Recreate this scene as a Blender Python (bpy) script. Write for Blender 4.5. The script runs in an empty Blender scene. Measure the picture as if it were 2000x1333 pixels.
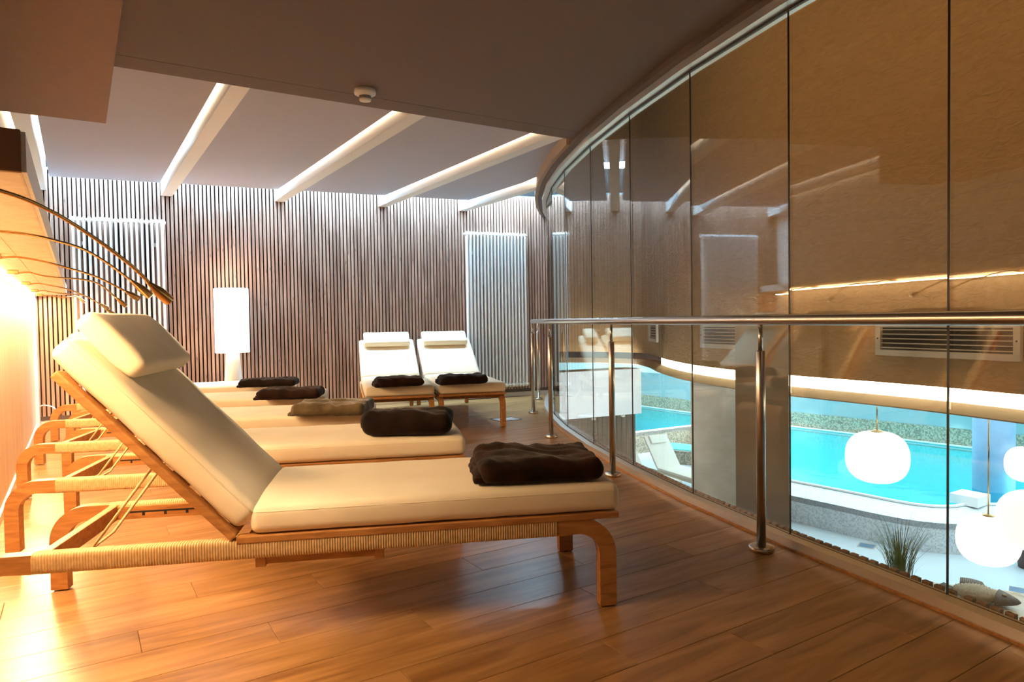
import bpy, bmesh, math, random
from mathutils import Vector, Matrix, noise
random.seed(7)
R = math.radians
S = bpy.context.scene
COL = S.collection

# ---------------------------------------------------------------- camera
F, YAW, PIT, ROL, H = 1339.2, R(32.32), R(1.733), R(-0.925), 1.02
fw = Vector((math.sin(YAW)*math.cos(PIT), math.cos(YAW)*math.cos(PIT), -math.sin(PIT)))
r0 = Vector((math.cos(YAW), -math.sin(YAW), 0)); u0 = r0.cross(fw)
rt = r0*math.cos(ROL)+u0*math.sin(ROL); up = u0*math.cos(ROL)-r0*math.sin(ROL)
cd = bpy.data.cameras.new('camera'); cam = bpy.data.objects.new('camera', cd); COL.objects.link(cam)
cd.sensor_width = 36; cd.lens = F*36/2000; cd.clip_start = .05; cd.clip_end = 200
cam.matrix_world = Matrix(((rt.x, up.x, -fw.x, 0), (rt.y, up.y, -fw.y, 0), (rt.z, up.z, -fw.z, H), (0, 0, 0, 1)))
S.camera = cam
CP = Vector((0, 0, H))

def ray(x, y): return fw+rt*((x-1000)/F)-up*((y-666.5)/F)
def atz(x, y, z):
    d = ray(x, y); return CP+d*((z-H)/d.z)
def atd(x, y, t): return CP+ray(x, y)*t
def aty(x, y, Y):
    d = ray(x, y); return CP+d*(Y/d.y)

# ---------------------------------------------------------------- world, exposure
w = bpy.data.worlds.new('world'); S.world = w; w.use_nodes = True
bg = w.node_tree.nodes['Background']; bg.inputs[0].default_value = (.8, .75, .7, 1); bg.inputs[1].default_value = .07
S.view_settings.view_transform = 'Standard'; S.view_settings.look = 'None'
S.view_settings.exposure = 0.0; S.view_settings.gamma = 1; S.view_settings.use_curve_mapping = False

def area(name, loc, rot, sx, sy, energy, col, spread=None):
    l = bpy.data.lights.new(name, 'AREA'); l.shape = 'RECTANGLE'; l.size = sx; l.size_y = sy
    l.energy = energy; l.color = col
    if spread: l.spread = spread
    o = bpy.data.objects.new(name, l); o.location = loc; o.rotation_euler = rot; COL.objects.link(o); return o

# cove strip light at the top of the panelled left wall, washing wall and floor
area('cove_light', (-.325, 5.18, 1.325), (0, R(-8), 0), .05, 6.6, 235, (1, .63, .31))
# daylight through the roof slot above the slatted wall
area('slot_daylight', (2.45, 8.0, 3.02), (R(-5), 0, R(-9.2)), 6.0, .40, 640, (.46, .76, 1.0))
# pool hall ceiling light
area('pool_hall_light', (14.2, 8.5, -.25), (0, 0, 0), 6.0, 16, 560, (.86, .96, 1.0))
area('pool_deck_light', (11.0, 5.5, -.3), (0, 0, 0), 2.2, 8, 40, (.90, .97, 1.0))
for _x, _y in ((14.5, 1), (14.5, 5), (14.8, 9), (15, 13), (15, 17.5)):
    _l = bpy.data.lights.new('underwater_light', 'POINT'); _l.energy = 80; _l.color = (.8, 1, 1); _l.shadow_soft_size = .3
    _o = bpy.data.objects.new('underwater_light', _l); _o.location = (_x, _y, -2.45); COL.objects.link(_o)
a_ = area('spa_wall_fill', (6.4, 6.9, -.95), (R(90), 0, R(-12)), 3.0, .7, 130, (.86, .96, 1.0), R(100))  # unseen fill added to brighten the white bulkhead front
area('far_wall_fill', (12.6, 12.2, -.45), (R(82), 0, R(-34)), 4.5, .4, 170, (.95, .98, 1.0), R(120))  # unseen wash added to whiten the far end of the hall
# unseen warm fill added high in the void to light the plaster wall
area('void_fill', (5.6, 5.0, 5.6), (0, R(-35), 0), 3, 8, 100, (1, .60, .25))
# weak unseen warm fill, high behind the camera
area('lounge_fill', (1.6, -1.0, 2.38), (R(28), 0, 0), 2.2, .8, 3, (1, .62, .30))

# ---------------------------------------------------------------- node helpers
def mat(name):
    m = bpy.data.materials.new(name); m.use_nodes = True
    nt = m.node_tree; return m, nt, nt.nodes['Principled BSDF']
def simple(name, col, rough=.6, metal=0, spec=None, sheen=0):
    m, nt, b = mat(name); b.inputs['Base Color'].default_value = (*col, 1)
    b.inputs['Roughness'].default_value = rough; b.inputs['Metallic'].default_value = metal
    if spec is not None: b.inputs['Specular IOR Level'].default_value = spec
    if sheen: b.inputs['Sheen Weight'].default_value = sheen
    return m
def emis(name, col, st):
    m, nt, b = mat(name); b.inputs['Base Color'].default_value = (.8, .8, .8, 1)
    b.inputs['Emission Color'].default_value = (*col, 1); b.inputs['Emission Strength'].default_value = st
    return m
def N(nt, t, **k):
    n = nt.nodes.new(t)
    for a, v in k.items():
        if hasattr(n, a): setattr(n, a, v)
    return n
def L(nt, a, b): nt.links.new(a, b)
def ramp(nt, fac, stops):
    r = N(nt, 'ShaderNodeValToRGB'); e = r.color_ramp.elements
    while len(e) < len(stops): e.new(.5)
    for i, (p, c) in enumerate(stops): e[i].position = p; e[i].color = (*c, 1)
    L(nt, fac, r.inputs[0]); return r
def bump(nt, b, h, strength, dist=.01):
    n = N(nt, 'ShaderNodeBump'); n.inputs['Strength'].default_value = strength; n.inputs['Distance'].default_value = dist
    L(nt, h, n.inputs['Height']); L(nt, n.outputs[0], b.inputs['Normal'])
def wood(name, c1, c2, c3, scale=(1, 14, 14), rough=.45, rnd=.25, freq=3.0, bmp=.15, knots=False, coat=0, world=False):
    m, nt, b = mat(name)
    tc = N(nt, 'ShaderNodeTexCoord'); mp = N(nt, 'ShaderNodeMapping'); mp.inputs['Scale'].default_value = scale
    oi = N(nt, 'ShaderNodeObjectInfo')
    sc = N(nt, 'ShaderNodeVectorMath', operation='SCALE'); sc.inputs[0].default_value = (37, 19, 23); L(nt, oi.outputs['Random'], sc.inputs['Scale'])
    ad = N(nt, 'ShaderNodeVectorMath', operation='ADD'); L(nt, tc.outputs['Object'], ad.inputs[0]); L(nt, sc.outputs[0], ad.inputs[1])
    L(nt, ad.outputs[0], mp.inputs[0])
    n1 = N(nt, 'ShaderNodeTexNoise'); n1.inputs['Scale'].default_value = freq; n1.inputs['Detail'].default_value = 6; n1.inputs['Distortion'].default_value = .8
    L(nt, mp.outputs[0], n1.inputs['Vector'])
    rp = ramp(nt, n1.outputs['Fac'], [(.28, c1), (.5, c2), (.72, c3)])
    hv = N(nt, 'ShaderNodeHueSaturation')
    mr = N(nt, 'ShaderNodeMapRange'); mr.inputs['To Min'].default_value = 1-rnd; mr.inputs['To Max'].default_value = 1+rnd
    L(nt, oi.outputs['Random'], mr.inputs['Value']); L(nt, mr.outputs[0], hv.inputs['Value']); L(nt, rp.outputs[0], hv.inputs['Color'])
    out = hv.outputs[0]
    if knots:
        v = N(nt, 'ShaderNodeTexVoronoi'); v.inputs['Scale'].default_value = 3.2
        mp2 = N(nt, 'ShaderNodeMapping'); mp2.inputs['Scale'].default_value = (6, 6, 1.6)
        L(nt, ad.outputs[0], mp2.inputs[0]); L(nt, mp2.outputs[0], v.inputs['Vector'])
        kr = ramp(nt, v.outputs['Distance'], [(.04, (0, 0, 0)), (.16, (1, 1, 1))])
        mx = N(nt, 'ShaderNodeMix', data_type='RGBA', blend_type='MULTIPLY'); mx.inputs[0].default_value = .55
        L(nt, out, mx.inputs[6]); L(nt, kr.outputs[0], mx.inputs[7]); out = mx.outputs[2]
    L(nt, out, b.inputs['Base Color']); b.inputs['Roughness'].default_value = rough
    if coat: b.inputs['Coat Weight'].default_value = coat; b.inputs['Coat Roughness'].default_value = .3
    bump(nt, b, n1.outputs['Fac'], bmp, .003)
    return m
def noisy(name, c1, c2, scale, rough=.7, bmp=.2, dist=.005, detail=4, stretch=(1, 1, 1), sheen=0, metal=0, coord='Object', dis=0):
    m, nt, b = mat(name)
    tc = N(nt, 'ShaderNodeTexCoord'); mp = N(nt, 'ShaderNodeMapping'); mp.inputs['Scale'].default_value = stretch
    L(nt, tc.outputs[coord], mp.inputs[0])
    n1 = N(nt, 'ShaderNodeTexNoise'); n1.inputs['Scale'].default_value = scale; n1.inputs['Detail'].default_value = detail
    n1.inputs['Distortion'].default_value = dis
    L(nt, mp.outputs[0], n1.inputs['Vector'])
    rp = ramp(nt, n1.outputs['Fac'], [(.3, c1), (.7, c2)])
    L(nt, rp.outputs[0], b.inputs['Base Color']); b.inputs['Roughness'].default_value = rough; b.inputs['Metallic'].default_value = metal
    if sheen: b.inputs['Sheen Weight'].default_value = sheen; b.inputs['Sheen Roughness'].default_value = .4; b.inputs['Specular IOR Level'].default_value = .12
    bump(nt, b, n1.outputs['Fac'], bmp, dist)
    return m

M = {}
M['plank'] = wood('oak_vinyl', (.21, .10, .034), (.34, .18, .066), (.45, .25, .105), scale=(1.1, 9, 9), rough=.30, rnd=.09, freq=2.2, bmp=.06)
M['slat'] = wood('thermo_wood', (.25, .14, .105), (.40, .25, .195), (.50, .34, .27), scale=(16, 16, .9), rough=.6, rnd=.16, freq=2.5, knots=True)
M['slat_back'] = simple('black_backing', (.006, .006, .007), .9)
M['rail_dark'] = simple('dark_rail', (.10, .07, .06), .6)
M['teak'] = wood('teak', (.29, .12, .034), (.42, .19, .058), (.52, .26, .085), scale=(2, 12, 12), rough=.42, rnd=.06, freq=3.5, bmp=.1)
M['rope'] = noisy('rope', (.50, .33, .15), (.68, .48, .25), 60, .75, .3, .001)
M['cream'] = noisy('cream_fabric', (.81, .70, .52), (.87, .77, .59), 5, .85, .35, .012, detail=3, sheen=.2)
M['velvet'] = noisy('velvet_dark', (.004, .002, .001), (.030, .011, .005), 7, .9, .5, .015, detail=5, sheen=.07)  # lighter noise tone paints in the highlight streaks of the pile
M['velvet_black'] = noisy('velvet_black', (.004, .002, .002), (.018, .009, .006), 7, .9, .5, .015, detail=5, sheen=.07)
M['velvet_olive'] = noisy('velvet_olive', (.05, .035, .018), (.15, .11, .06), 9, .85, .7, .02, detail=5, sheen=.3)
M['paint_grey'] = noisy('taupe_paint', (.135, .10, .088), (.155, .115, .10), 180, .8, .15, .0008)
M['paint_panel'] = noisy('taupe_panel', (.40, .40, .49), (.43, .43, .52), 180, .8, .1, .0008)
M['white'] = simple('white_paint', (.80, .78, .76), .5)
M['radiator'] = simple('radiator_enamel', (.86, .86, .86), .3)
M['block'] = simple('brown_block', (.26, .14, .06), .5)
M['steel'] = simple('brushed_steel', (.60, .55, .50), .24, 1)
M['alu'] = noisy('brushed_alu', (.80, .76, .68), (.88, .84, .76), 300, .42, .05, .0005, metal=1)
M['chrome'] = simple('chrome', (.75, .68, .55), .12, 1)
M['brass'] = simple('warm_metal', (.62, .40, .18), .25, 1)
M['gasket'] = simple('black_gasket', (.012, .012, .012), .5)
M['panel_wood'] = wood('pale_panel', (.66, .54, .40), (.76, .65, .50), (.82, .73, .60), scale=(8, 8, .5), rough=.5, rnd=.0, freq=2.0, bmp=.05)
M['soffit_dark'] = noisy('brown_board', (.19, .095, .045), (.21, .105, .05), 40, .6, .1, .001)
M['fascia'] = noisy('fascia_paint', (.34, .24, .17), (.37, .265, .19), 120, .7, .1, .001)
M['plaster'] = noisy('scratched_plaster', (.44, .245, .09), (.52, .30, .12), 5.5, .85, .9, .03, detail=8, stretch=(1, 1, 2.6), dis=1.2)
M['plaster_smooth'] = noisy('smooth_plaster', (.46, .34, .20), (.50, .38, .23), 3, .7, .1, .004)
M['concrete'] = noisy('concrete', (.42, .34, .25), (.54, .45, .34), 2.2, .7, .25, .01, detail=8)
M['hall_white'] = simple('hall_white', (.85, .87, .88), .7)
M['hall_blue'] = simple('hall_blue_glass', (.28, .38, .41), .15)
M['wood_wall'] = wood('dark_plank', (.09, .065, .045), (.14, .10, .07), (.2, .15, .10), scale=(14, 14, .7), rough=.5, rnd=.1, freq=2.0)
M['pillar_blue'] = noisy('blue_plaster', (.20, .34, .52), (.27, .42, .60), 3, .6, .15, .01)
M['sling'] = simple('white_sling', (.78, .74, .66), .8)
M['frame_white'] = simple('white_frame', (.62, .54, .42), .5)
M['grass'] = noisy('grass_blade', (.05, .10, .02), (.28, .30, .08), 4, .6, .1, .001)
M['knit'] = noisy('knit', (.46, .38, .26), (.66, .56, .40), 30, .9, .5, .004)
M['knit_grey'] = noisy('knit_grey', (.24, .21, .19), (.32, .29, .26), 30, .9, .3, .004)
M['black'] = simple('dark_void', (.01, .008, .006), .8)
M['sock'] = simple('socket_plastic', (.55, .62, .66), .4)
M['tile'] = noisy('pool_floor', (.58, .68, .74), (.66, .75, .80), 1.3, .35, .05, .002)
M['led_warm'] = emis('led_warm', (1, .70, .36), 14)
M['led_slot'] = emis('led_slot', (1, .80, .52), 13)
M['led_cove'] = emis('led_cove', (1, .88, .62), 7)
M['pend'] = emis('pendant_glow', (1, .93, .84), 1.15)
M['shade'] = emis('shade_glow', (1, .88, .74), .95)
M['stand'] = simple('lamp_stand', (.85, .80, .74), .4)
M['lens'] = emis('lens', (1, .85, .6), 6)
M['sky'] = emis('skylight', (.55, .86, 1.0), 2.6)

def mosaic(name, c1, c2, c3, sc=26):
    m, nt, b = mat(name)
    tc = N(nt, 'ShaderNodeTexCoord'); v = N(nt, 'ShaderNodeTexVoronoi'); v.inputs['Scale'].default_value = sc; v.inputs['Randomness'].default_value = .25
    v.distance = 'CHEBYCHEV'
    L(nt, tc.outputs['Object'], v.inputs['Vector'])
    sp = N(nt, 'ShaderNodeSeparateColor'); L(nt, v.outputs['Color'], sp.inputs[0])
    rp = ramp(nt, sp.outputs[0], [(.1, c1), (.5, c2), (.9, c3)]); L(nt, rp.outputs[0], b.inputs['Base Color'])
    b.inputs['Roughness'].default_value = .35; bump(nt, b, v.outputs['Distance'], .3, .01); return m
M['mosaic_white'] = mosaic('mosaic_white', (.56, .60, .62), (.74, .78, .80), (.82, .85, .86), 40)
M['mosaic_pale'] = mosaic('mosaic_pale', (.66, .72, .75), (.74, .79, .82), (.80, .83, .85), 40)
M['mosaic_green'] = mosaic('mosaic_green', (.17, .16, .12), (.30, .28, .21), (.46, .42, .32), 34)
M['mosaic_tan'] = mosaic('mosaic_tan', (.52, .40, .25), (.66, .52, .36), (.74, .62, .46), 14)
M['basin'] = simple('basin_tiles', (.10, .80, .88), .5)

def glass_mat():
    m, nt, b = mat('clear_glass'); nt.nodes.remove(b)
    out = nt.nodes['Material Output']
    ge = N(nt, 'ShaderNodeNewGeometry'); ma = N(nt, 'ShaderNodeMath', operation='MULTIPLY_ADD')
    ma.inputs[1].default_value = 1/1.62-1.62; ma.inputs[2].default_value = 1.62
    L(nt, ge.outputs['Backfacing'], ma.inputs[0])
    fr = N(nt, 'ShaderNodeFresnel'); L(nt, ma.outputs[0], fr.inputs['IOR'])
    tr = N(nt, 'ShaderNodeBsdfTransparent'); tr.inputs[0].default_value = (.97, .985, .975, 1)
    gl = N(nt, 'ShaderNodeBsdfGlossy'); gl.inputs['Roughness'].default_value = 0.0
    mx = N(nt, 'ShaderNodeMixShader'); L(nt, fr.outputs[0], mx.inputs[0]); L(nt, tr.outputs[0], mx.inputs[1]); L(nt, gl.outputs[0], mx.inputs[2])
    L(nt, mx.outputs[0], out.inputs['Surface']); return m
M['glass'] = glass_mat()
def water_mat():
    m, nt, b = mat('pool_water'); nt.nodes.remove(b); out = nt.nodes['Material Output']
    tc = N(nt, 'ShaderNodeTexCoord'); n = N(nt, 'ShaderNodeTexNoise'); n.inputs['Scale'].default_value = 1.6
    L(nt, tc.outputs['Object'], n.inputs['Vector']); bp = N(nt, 'ShaderNodeBump'); bp.inputs['Strength'].default_value = .15; bp.inputs['Distance'].default_value = .05
    L(nt, n.outputs['Fac'], bp.inputs['Height'])
    ge = N(nt, 'ShaderNodeNewGeometry'); ma = N(nt, 'ShaderNodeMath', operation='MULTIPLY_ADD')
    ma.inputs[1].default_value = 1/1.2-1.2; ma.inputs[2].default_value = 1.2; L(nt, ge.outputs['Backfacing'], ma.inputs[0])
    fr = N(nt, 'ShaderNodeFresnel'); L(nt, ma.outputs[0], fr.inputs['IOR']); L(nt, bp.outputs[0], fr.inputs['Normal'])
    tr = N(nt, 'ShaderNodeBsdfTransparent'); tr.inputs[0].default_value = (.62, .98, 1, 1)
    gl = N(nt, 'ShaderNodeBsdfGlossy'); gl.inputs['Roughness'].default_value = .08; L(nt, bp.outputs[0], gl.inputs['Normal'])
    mx = N(nt, 'ShaderNodeMixShader'); L(nt, fr.outputs[0], mx.inputs[0]); L(nt, tr.outputs[0], mx.inputs[1]); L(nt, gl.outputs[0], mx.inputs[2])
    L(nt, mx.outputs[0], out.inputs['Surface']); return m
M['water'] = water_mat()

# ---------------------------------------------------------------- mesh helpers
class MB:
    def __init__(s): s.v = []; s.f = []; s.sm = []
    def add(s, vs, fs, smooth=False, mtx=None):
        o = len(s.v)
        for p in vs:
            p = Vector(p); s.v.append(tuple(mtx @ p if mtx else p))
        for f in fs: s.f.append([i+o for i in f]); s.sm.append(smooth)
        return s
    def box(s, a, b, mtx=None):
        (x0, y0, z0), (x1, y1, z1) = a, b
        return s.add([(x0, y0, z0), (x1, y0, z0), (x1, y1, z0), (x0, y1, z0), (x0, y0, z1), (x1, y0, z1), (x1, y1, z1), (x0, y1, z1)],
                     [(0, 3, 2, 1), (4, 5, 6, 7), (0, 1, 5, 4), (1, 2, 6, 5), (2, 3, 7, 6), (3, 0, 4, 7)], False, mtx)
    def bbox(s, a, b, bev=.004, mtx=None):   # bevelled box
        bm = bmesh.new(); bmesh.ops.create_cube(bm, size=1)
        for v in bm.verts:
            v.co = Vector([(a[i]+b[i])/2+v.co[i]*(b[i]-a[i]) for i in range(3)])
        bmesh.ops.bevel(bm, geom=list(bm.edges), offset=bev, segments=2, affect='EDGES', profile=.6)
        bm.verts.index_update()
        s.add([v.co[:] for v in bm.verts], [[v.index for v in f.verts] for f in bm.faces], False, mtx); bm.free(); return s
    def tube(s, path, r, n=10, cap=True, mtx=None, closed=False):
        P = [Vector(p) for p in path]; rr = r if isinstance(r, (list, tuple)) else [r]*len(P)
        t = (P[1]-P[0]).normalized(); a = t.orthogonal().normalized(); vs = []; fs = []
        for i, p in enumerate(P):
            if i == 0: tt = P[1]-P[0]
            elif i == len(P)-1: tt = P[-1]-P[-2]
            else: tt = P[i+1]-P[i-1]
            tt.normalize(); a = (a-tt*a.dot(tt)).normalized(); b = tt.cross(a)
            for k in range(n):
                an = 2*math.pi*k/n; vs.append(p+(a*math.cos(an)+b*math.sin(an))*rr[i])
        for i in range(len(P)-1):
            for k in range(n):
                fs.append((i*n+k, i*n+(k+1) % n, (i+1)*n+(k+1) % n, (i+1)*n+k))
        s.add(vs, fs, True, mtx)
        if cap: s.add(vs[:n], [list(range(n))[::-1]], False, mtx); s.add(vs[-n:], [list(range(n))], False, mtx)
        return s
    def cyl(s, c, r, z0, z1, n=24, r2=None, mtx=None):
        return s.lathe([(r, z0), (r2 if r2 is not None else r, z1)], c, n, True, False, mtx)
    def lathe(s, prof, c=(0, 0), n=28, cap=True, smooth=True, mtx=None):
        vs = []; fs = []
        for (r, z) in prof:
            for k in range(n):
                an = 2*math.pi*k/n; vs.append((c[0]+r*math.cos(an), c[1]+r*math.sin(an), z))
        for i in range(len(prof)-1):
            for k in range(n): fs.append((i*n+k, i*n+(k+1) % n, (i+1)*n+(k+1) % n, (i+1)*n+k))
        s.add(vs, fs, True if smooth or n > 12 else False, mtx)
        if cap: s.add(vs[:n], [list(range(n))[::-1]], False, mtx); s.add(vs[-n:], [list(range(n))], False, mtx)
        return s
    def prism(s, poly, z0, z1, mtx=None):
        n = len(poly); vs = [(x, y, z0) for x, y in poly]+[(x, y, z1) for x, y in poly]
        fs = [list(range(n))[::-1], [i+n for i in range(n)]]+[(i, (i+1) % n, (i+1) % n+n, i+n) for i in range(n)]
        return s.add(vs, fs, False, mtx)
    def sweep(s, prof, path2, smooth=False, closedprof=True):
        # prof: list of (offset to the left normal, z) ; path2: list of (x, y)
        P = [Vector(p) for p in path2]; vs = []; fs = []; n = len(prof)
        for i, p in enumerate(P):
            if i == 0: t = P[1]-P[0]
            elif i == len(P)-1: t = P[-1]-P[-2]
            else: t = (P[i+1]-P[i]).normalized()+(P[i]-P[i-1]).normalized()
            t.normalize(); nn = Vector((-t.y, t.x))
            for (o, z) in prof: vs.append((p.x+nn.x*o, p.y+nn.y*o, z))
        for i in range(len(P)-1):
            for k in range(n if closedprof else n-1): fs.append((i*n+k, (i+1)*n+k, (i+1)*n+(k+1) % n, i*n+(k+1) % n))
        if closedprof: fs += [list(range(n)), [(len(P)-1)*n+k for k in range(n)][::-1]]
        return s.add(vs, fs, smooth)
    def build(s, name, m, parent=None, loc=None, mtx=None):
        me = bpy.data.meshes.new(name); me.from_pydata(s.v, [], s.f)
        me.polygons.foreach_set('use_smooth', s.sm)
        me.materials.append(m); me.update()
        bm = bmesh.new(); bm.from_mesh(me); bmesh.ops.remove_doubles(bm, verts=bm.verts, dist=1e-5); bmesh.ops.recalc_face_normals(bm, faces=bm.faces); bm.to_mesh(me); bm.free()
        o = bpy.data.objects.new(name, me); COL.objects.link(o)
        if parent: o.parent = parent
        if loc: o.location = loc
        if mtx: o.matrix_local = mtx
        return o
def rgrid(h, r, n):
    # coordinates from -h to h with extra lines in the rounded ends
    e = [-h, -h+r*.12, -h+r*.35, -h+r*.65, -h+r]
    mid = [(-h+r)+(2*h-2*r)*i/n for i in range(1, n)]
    return e+mid+[-v for v in e[::-1]]
def cushion(lx, ly, lz, r, n=(10, 6, 1), disp=None):
    """soft rounded box, centred"""
    hx, hy, hz = lx/2, ly/2, lz/2; mb = MB()
    G = [rgrid(hx, r, n[0]), rgrid(hy, r, n[1]), rgrid(hz, min(r, hz*.98), n[2])]
    rz = min(r, hz*.98)
    def rnd(p):
        inn = Vector((max(-hx+r, min(hx-r, p[0])), max(-hy+r, min(hy-r, p[1])), max(-hz+rz, min(hz-rz, p[2]))))
        d = Vector(p)-inn
        d2 = Vector((d.x/r, d.y/r, d.z/rz))
        if d2.length > 1e-9:
            m_ = max(abs(d2.x), abs(d2.y), abs(d2.z)); d2 = d2.normalized()*m_; d = Vector((d2.x*r, d2.y*r, d2.z*rz))
        q = inn+d
        return disp(q) if disp else q
    for ax in range(3):
        a, b = [(1, 2), (0, 2), (0, 1)][ax]
        for sg in (-1, 1):
            A, B = G[a], G[b]; vs = []; fs = []
            for i in A:
                for j in B:
                    p = [0, 0, 0]; p[ax] = sg*(hx, hy, hz)[ax]; p[a] = i; p[b] = j; vs.append(rnd(p))
            nb = len(B)
            for i in range(len(A)-1):
                for j in range(nb-1): fs.append((i*nb+j, i*nb+j+1, (i+1)*nb+j+1, (i+1)*nb+j))
            mb.add(vs, fs, True)
    return mb
def empty(name, loc=(0, 0, 0), rz=0):
    o = bpy.data.objects.new(name, None); COL.objects.link(o); o.location = loc; o.rotation_euler = (0, 0, rz); o.empty_display_size = .1; return o
def tag(o, label, cat, group=None):
    o['label'] = label; o['category'] = cat
    if group: o['group'] = group
    return o
def struct(o): o['kind'] = 'structure'; return o
def copy_tree(o, parent=None):
    c = o.copy(); COL.objects.link(c)
    if parent: c.parent = parent
    for ch in list(o.children): copy_tree(ch, c)
    return c
def inst(src, name=None):
    c = src.copy(); COL.objects.link(c); return c

# ---------------------------------------------------------------- shared plan geometry
P0 = Vector((-.38, 8.62)); WA = R(-9.2); WD = Vector((math.cos(WA), math.sin(WA))); WN = Vector((-WD.y, WD.x))
def wp(s, off=0): return P0+WD*s-WN*off            # point along the far wall, off metres into the room
GJ = [(2.19, -1.95), (2.22, -1.15), (2.27, -.35), (2.36, .45), (2.523, 1.188), (2.663, 1.91), (2.854, 2.659), (3.096, 3.411), (3.381, 4.173), (3.737, 4.981),
      (4.106, 5.691), (4.524, 6.373), (4.989, 7.024), (5.503, 7.637)]
GJ = [Vector(p) for p in GJ]
GT = 2.36

# ================================================================ STRUCTURE
# ---- floor of the gallery, planks laid along x
poly = [(-.5, -2.2), (2.2, -2.2)]+[(p.x+.03, p.y) for p in GJ]+[(5.56, 7.66), (-.5, 8.9)]
fl = struct(MB().prism(poly, -.28, -.012).build('floor', M['plaster_smooth']))
def xlim(y):
    for a, b in zip(GJ[:-1], GJ[1:]):
        if a.y <= y <= b.y: return a.x+(b.x-a.x)*(y-a.y)/(b.y-a.y)-.03
    return GJ[0].x if y < GJ[0].y else 5.45
PW, PL = .184, 1.23
row = 0
y = 1.309-PW*16
while y < 8.62:
    x = 2.2-PL*3+[0, -.45, -.83, -.2, -.62][row % 5]
    y1 = y+PW-.0012
    while x < 5.5:
        xa, xb = max(x, -.38), x+PL-.0012
        # clip to the curved screen and the skewed far wall
        lim0, lim1 = xlim(y)+.0, xlim(y1)
        def wy(xx): return P0.y+math.tan(WA)*(xx-P0.x)
        if xa < max(lim0, lim1) and xb > -.37 and y < wy(xa):
            b0, b1 = min(xb, lim0), min(xb, lim1)
            pts = [(xa, y), (max(b0, xa), y), (max(b1, xa), y1), (xa, y1)]
            pts = [(px, min(py, wy(px))) for px, py in pts]
            if b1 > xa+.01 and pts[2][1] > y+.002:
                g = .0012
                cx, cy = (pts[0][0]+pts[1][0])/2, y+PW/2
                q = [(px-cx, py-cy) for px, py in pts]
                MB().prism(q, -.012, -.001).add([(q[0][0]+g, q[0][1]+g, 0), (q[1][0]-g, q[1][1]+g, 0), (q[2][0]-g, q[2][1]-g, 0), (q[3][0]+g, q[3][1]-g, 0)]+[(a, b, -.001) for a, b in q],
                    [(0, 1, 2, 3), (4, 5, 1, 0), (5, 6, 2, 1), (6, 7, 3, 2), (7, 4, 0, 3)]).build('plank', M['plank'], fl, (cx, cy, 0))
        x += PL
    y += PW; row += 1

# ---- far wall: black backing, vertical slats, dark rail, white skirting
wf = struct(MB().prism([wp(-.3, 0), wp(6.06, 0), wp(6.06, -.2), wp(-.3, -.2)], -.28, 3.4).build('wall_far', M['slat_back']))
MB().prism([wp(0, 0), wp(6.0, 0), wp(6.0, .03), wp(0, .03)], .058, .10).build('bottom_rail', M['rail_dark'], wf)
MB().prism([wp(0, 0), wp(6.0, 0), wp(6.0, .02), wp(0, .02)], 2.655, 2.68).build('top_rail', M['hall_blue'], wf)
struct(MB().prism([wp(0, 0), wp(6.0, 0), wp(6.0, .022), wp(0, .022)], 0, .056).build('baseboard_far', M['white']))
SP = .0415
slat = None
s_ = .012
while s_ < 6.0:
    p = wp(s_+.0145, .0185)
    if slat is None:
        slat = MB().bbox((-.0138, -.018, .10), (.0138, .012, 2.655), .002).build('slat', M['slat'], wf, (p.x, p.y, 0))
        slat.rotation_euler = (0, 0, WA)
    else:
        o = inst(slat); o.location = (p.x, p.y, 0)
    s_ += SP

# ---- left wall, lower panelled part, cove shelf above it, white upper part
wl = struct(MB().box((-.55, -2.2, 0), (-.38, 8.66, 1.357)).build('wall_left', M['panel_wood']))
MB().box((-.55, -2.2, 1.36), (-.38, 8.66, 3.4)).build('upper_wall', M['white'], wl)
MB().bbox((-.38, 1.84, 1.357), (-.092, 8.52, 1.45), .006).build('cove_shelf', M['panel_wood'], wl)
MB().bbox((-.378, 1.825, 1.357), (-.092, 1.84, 1.45), .004).build('shelf_end', M['soffit_dark'], wl)
MB().box((-.093, 1.84, 1.36), (-.084, 8.52, 1.448)).build('shelf_edge', M['white'], wl)
MB().box((-.232, 1.86, 1.3562), (-.229, 8.5, 1.3572)).build('board_joint', M['teak'], wl)
MB().box((-.38, 1.87, 1.335), (-.362, 8.5, 1.352)).build('light_strip', M['led_warm'], wl)
struct(MB().box((-.38, 8.36, 0), (-.352, 8.60, 1.356)).build('trim_1', M['white']))
struct(MB().box((-.38, -2.2, 0), (-.366, 8.36, .05)).build('baseboard_left', M['white']))

# ---- wall behind the camera
struct(MB().box((-.55, -2.4, -.28), (2.6, -2.2, 3.4)).build('wall_near', M['paint_panel']))

# ---- ceiling
def inpoly(off, y0, y1, z0, z1):
    pts = []
    for a, b in zip(GJ[:-1], GJ[1:]):
        for k in range(4):
            p = a.lerp(b, k/4)
            if y0 <= p.y <= y1: pts.append(p)
    return pts
def gx(y):
    for a, b in zip(GJ[:-1], GJ[1:]):
        if a.y <= y <= b.y: return a.x+(b.x-a.x)*(y-a.y)/(b.y-a.y)
    return 2.19 if y < 0 else 5.5
CE = 4.345
ys = [-2.2]+[p.y for p in GJ if -2 < p.y < 4.12]+[4.147]
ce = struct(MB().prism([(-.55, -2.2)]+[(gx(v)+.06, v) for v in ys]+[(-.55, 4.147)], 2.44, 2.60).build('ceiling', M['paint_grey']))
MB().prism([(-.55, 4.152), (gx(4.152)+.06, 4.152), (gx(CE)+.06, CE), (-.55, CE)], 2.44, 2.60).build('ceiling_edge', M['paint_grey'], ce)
MB().box((-.55, 4.1, 2.445), (3.4, 4.2, 2.6)).build('seam_backing', M['gasket'], ce)
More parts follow.
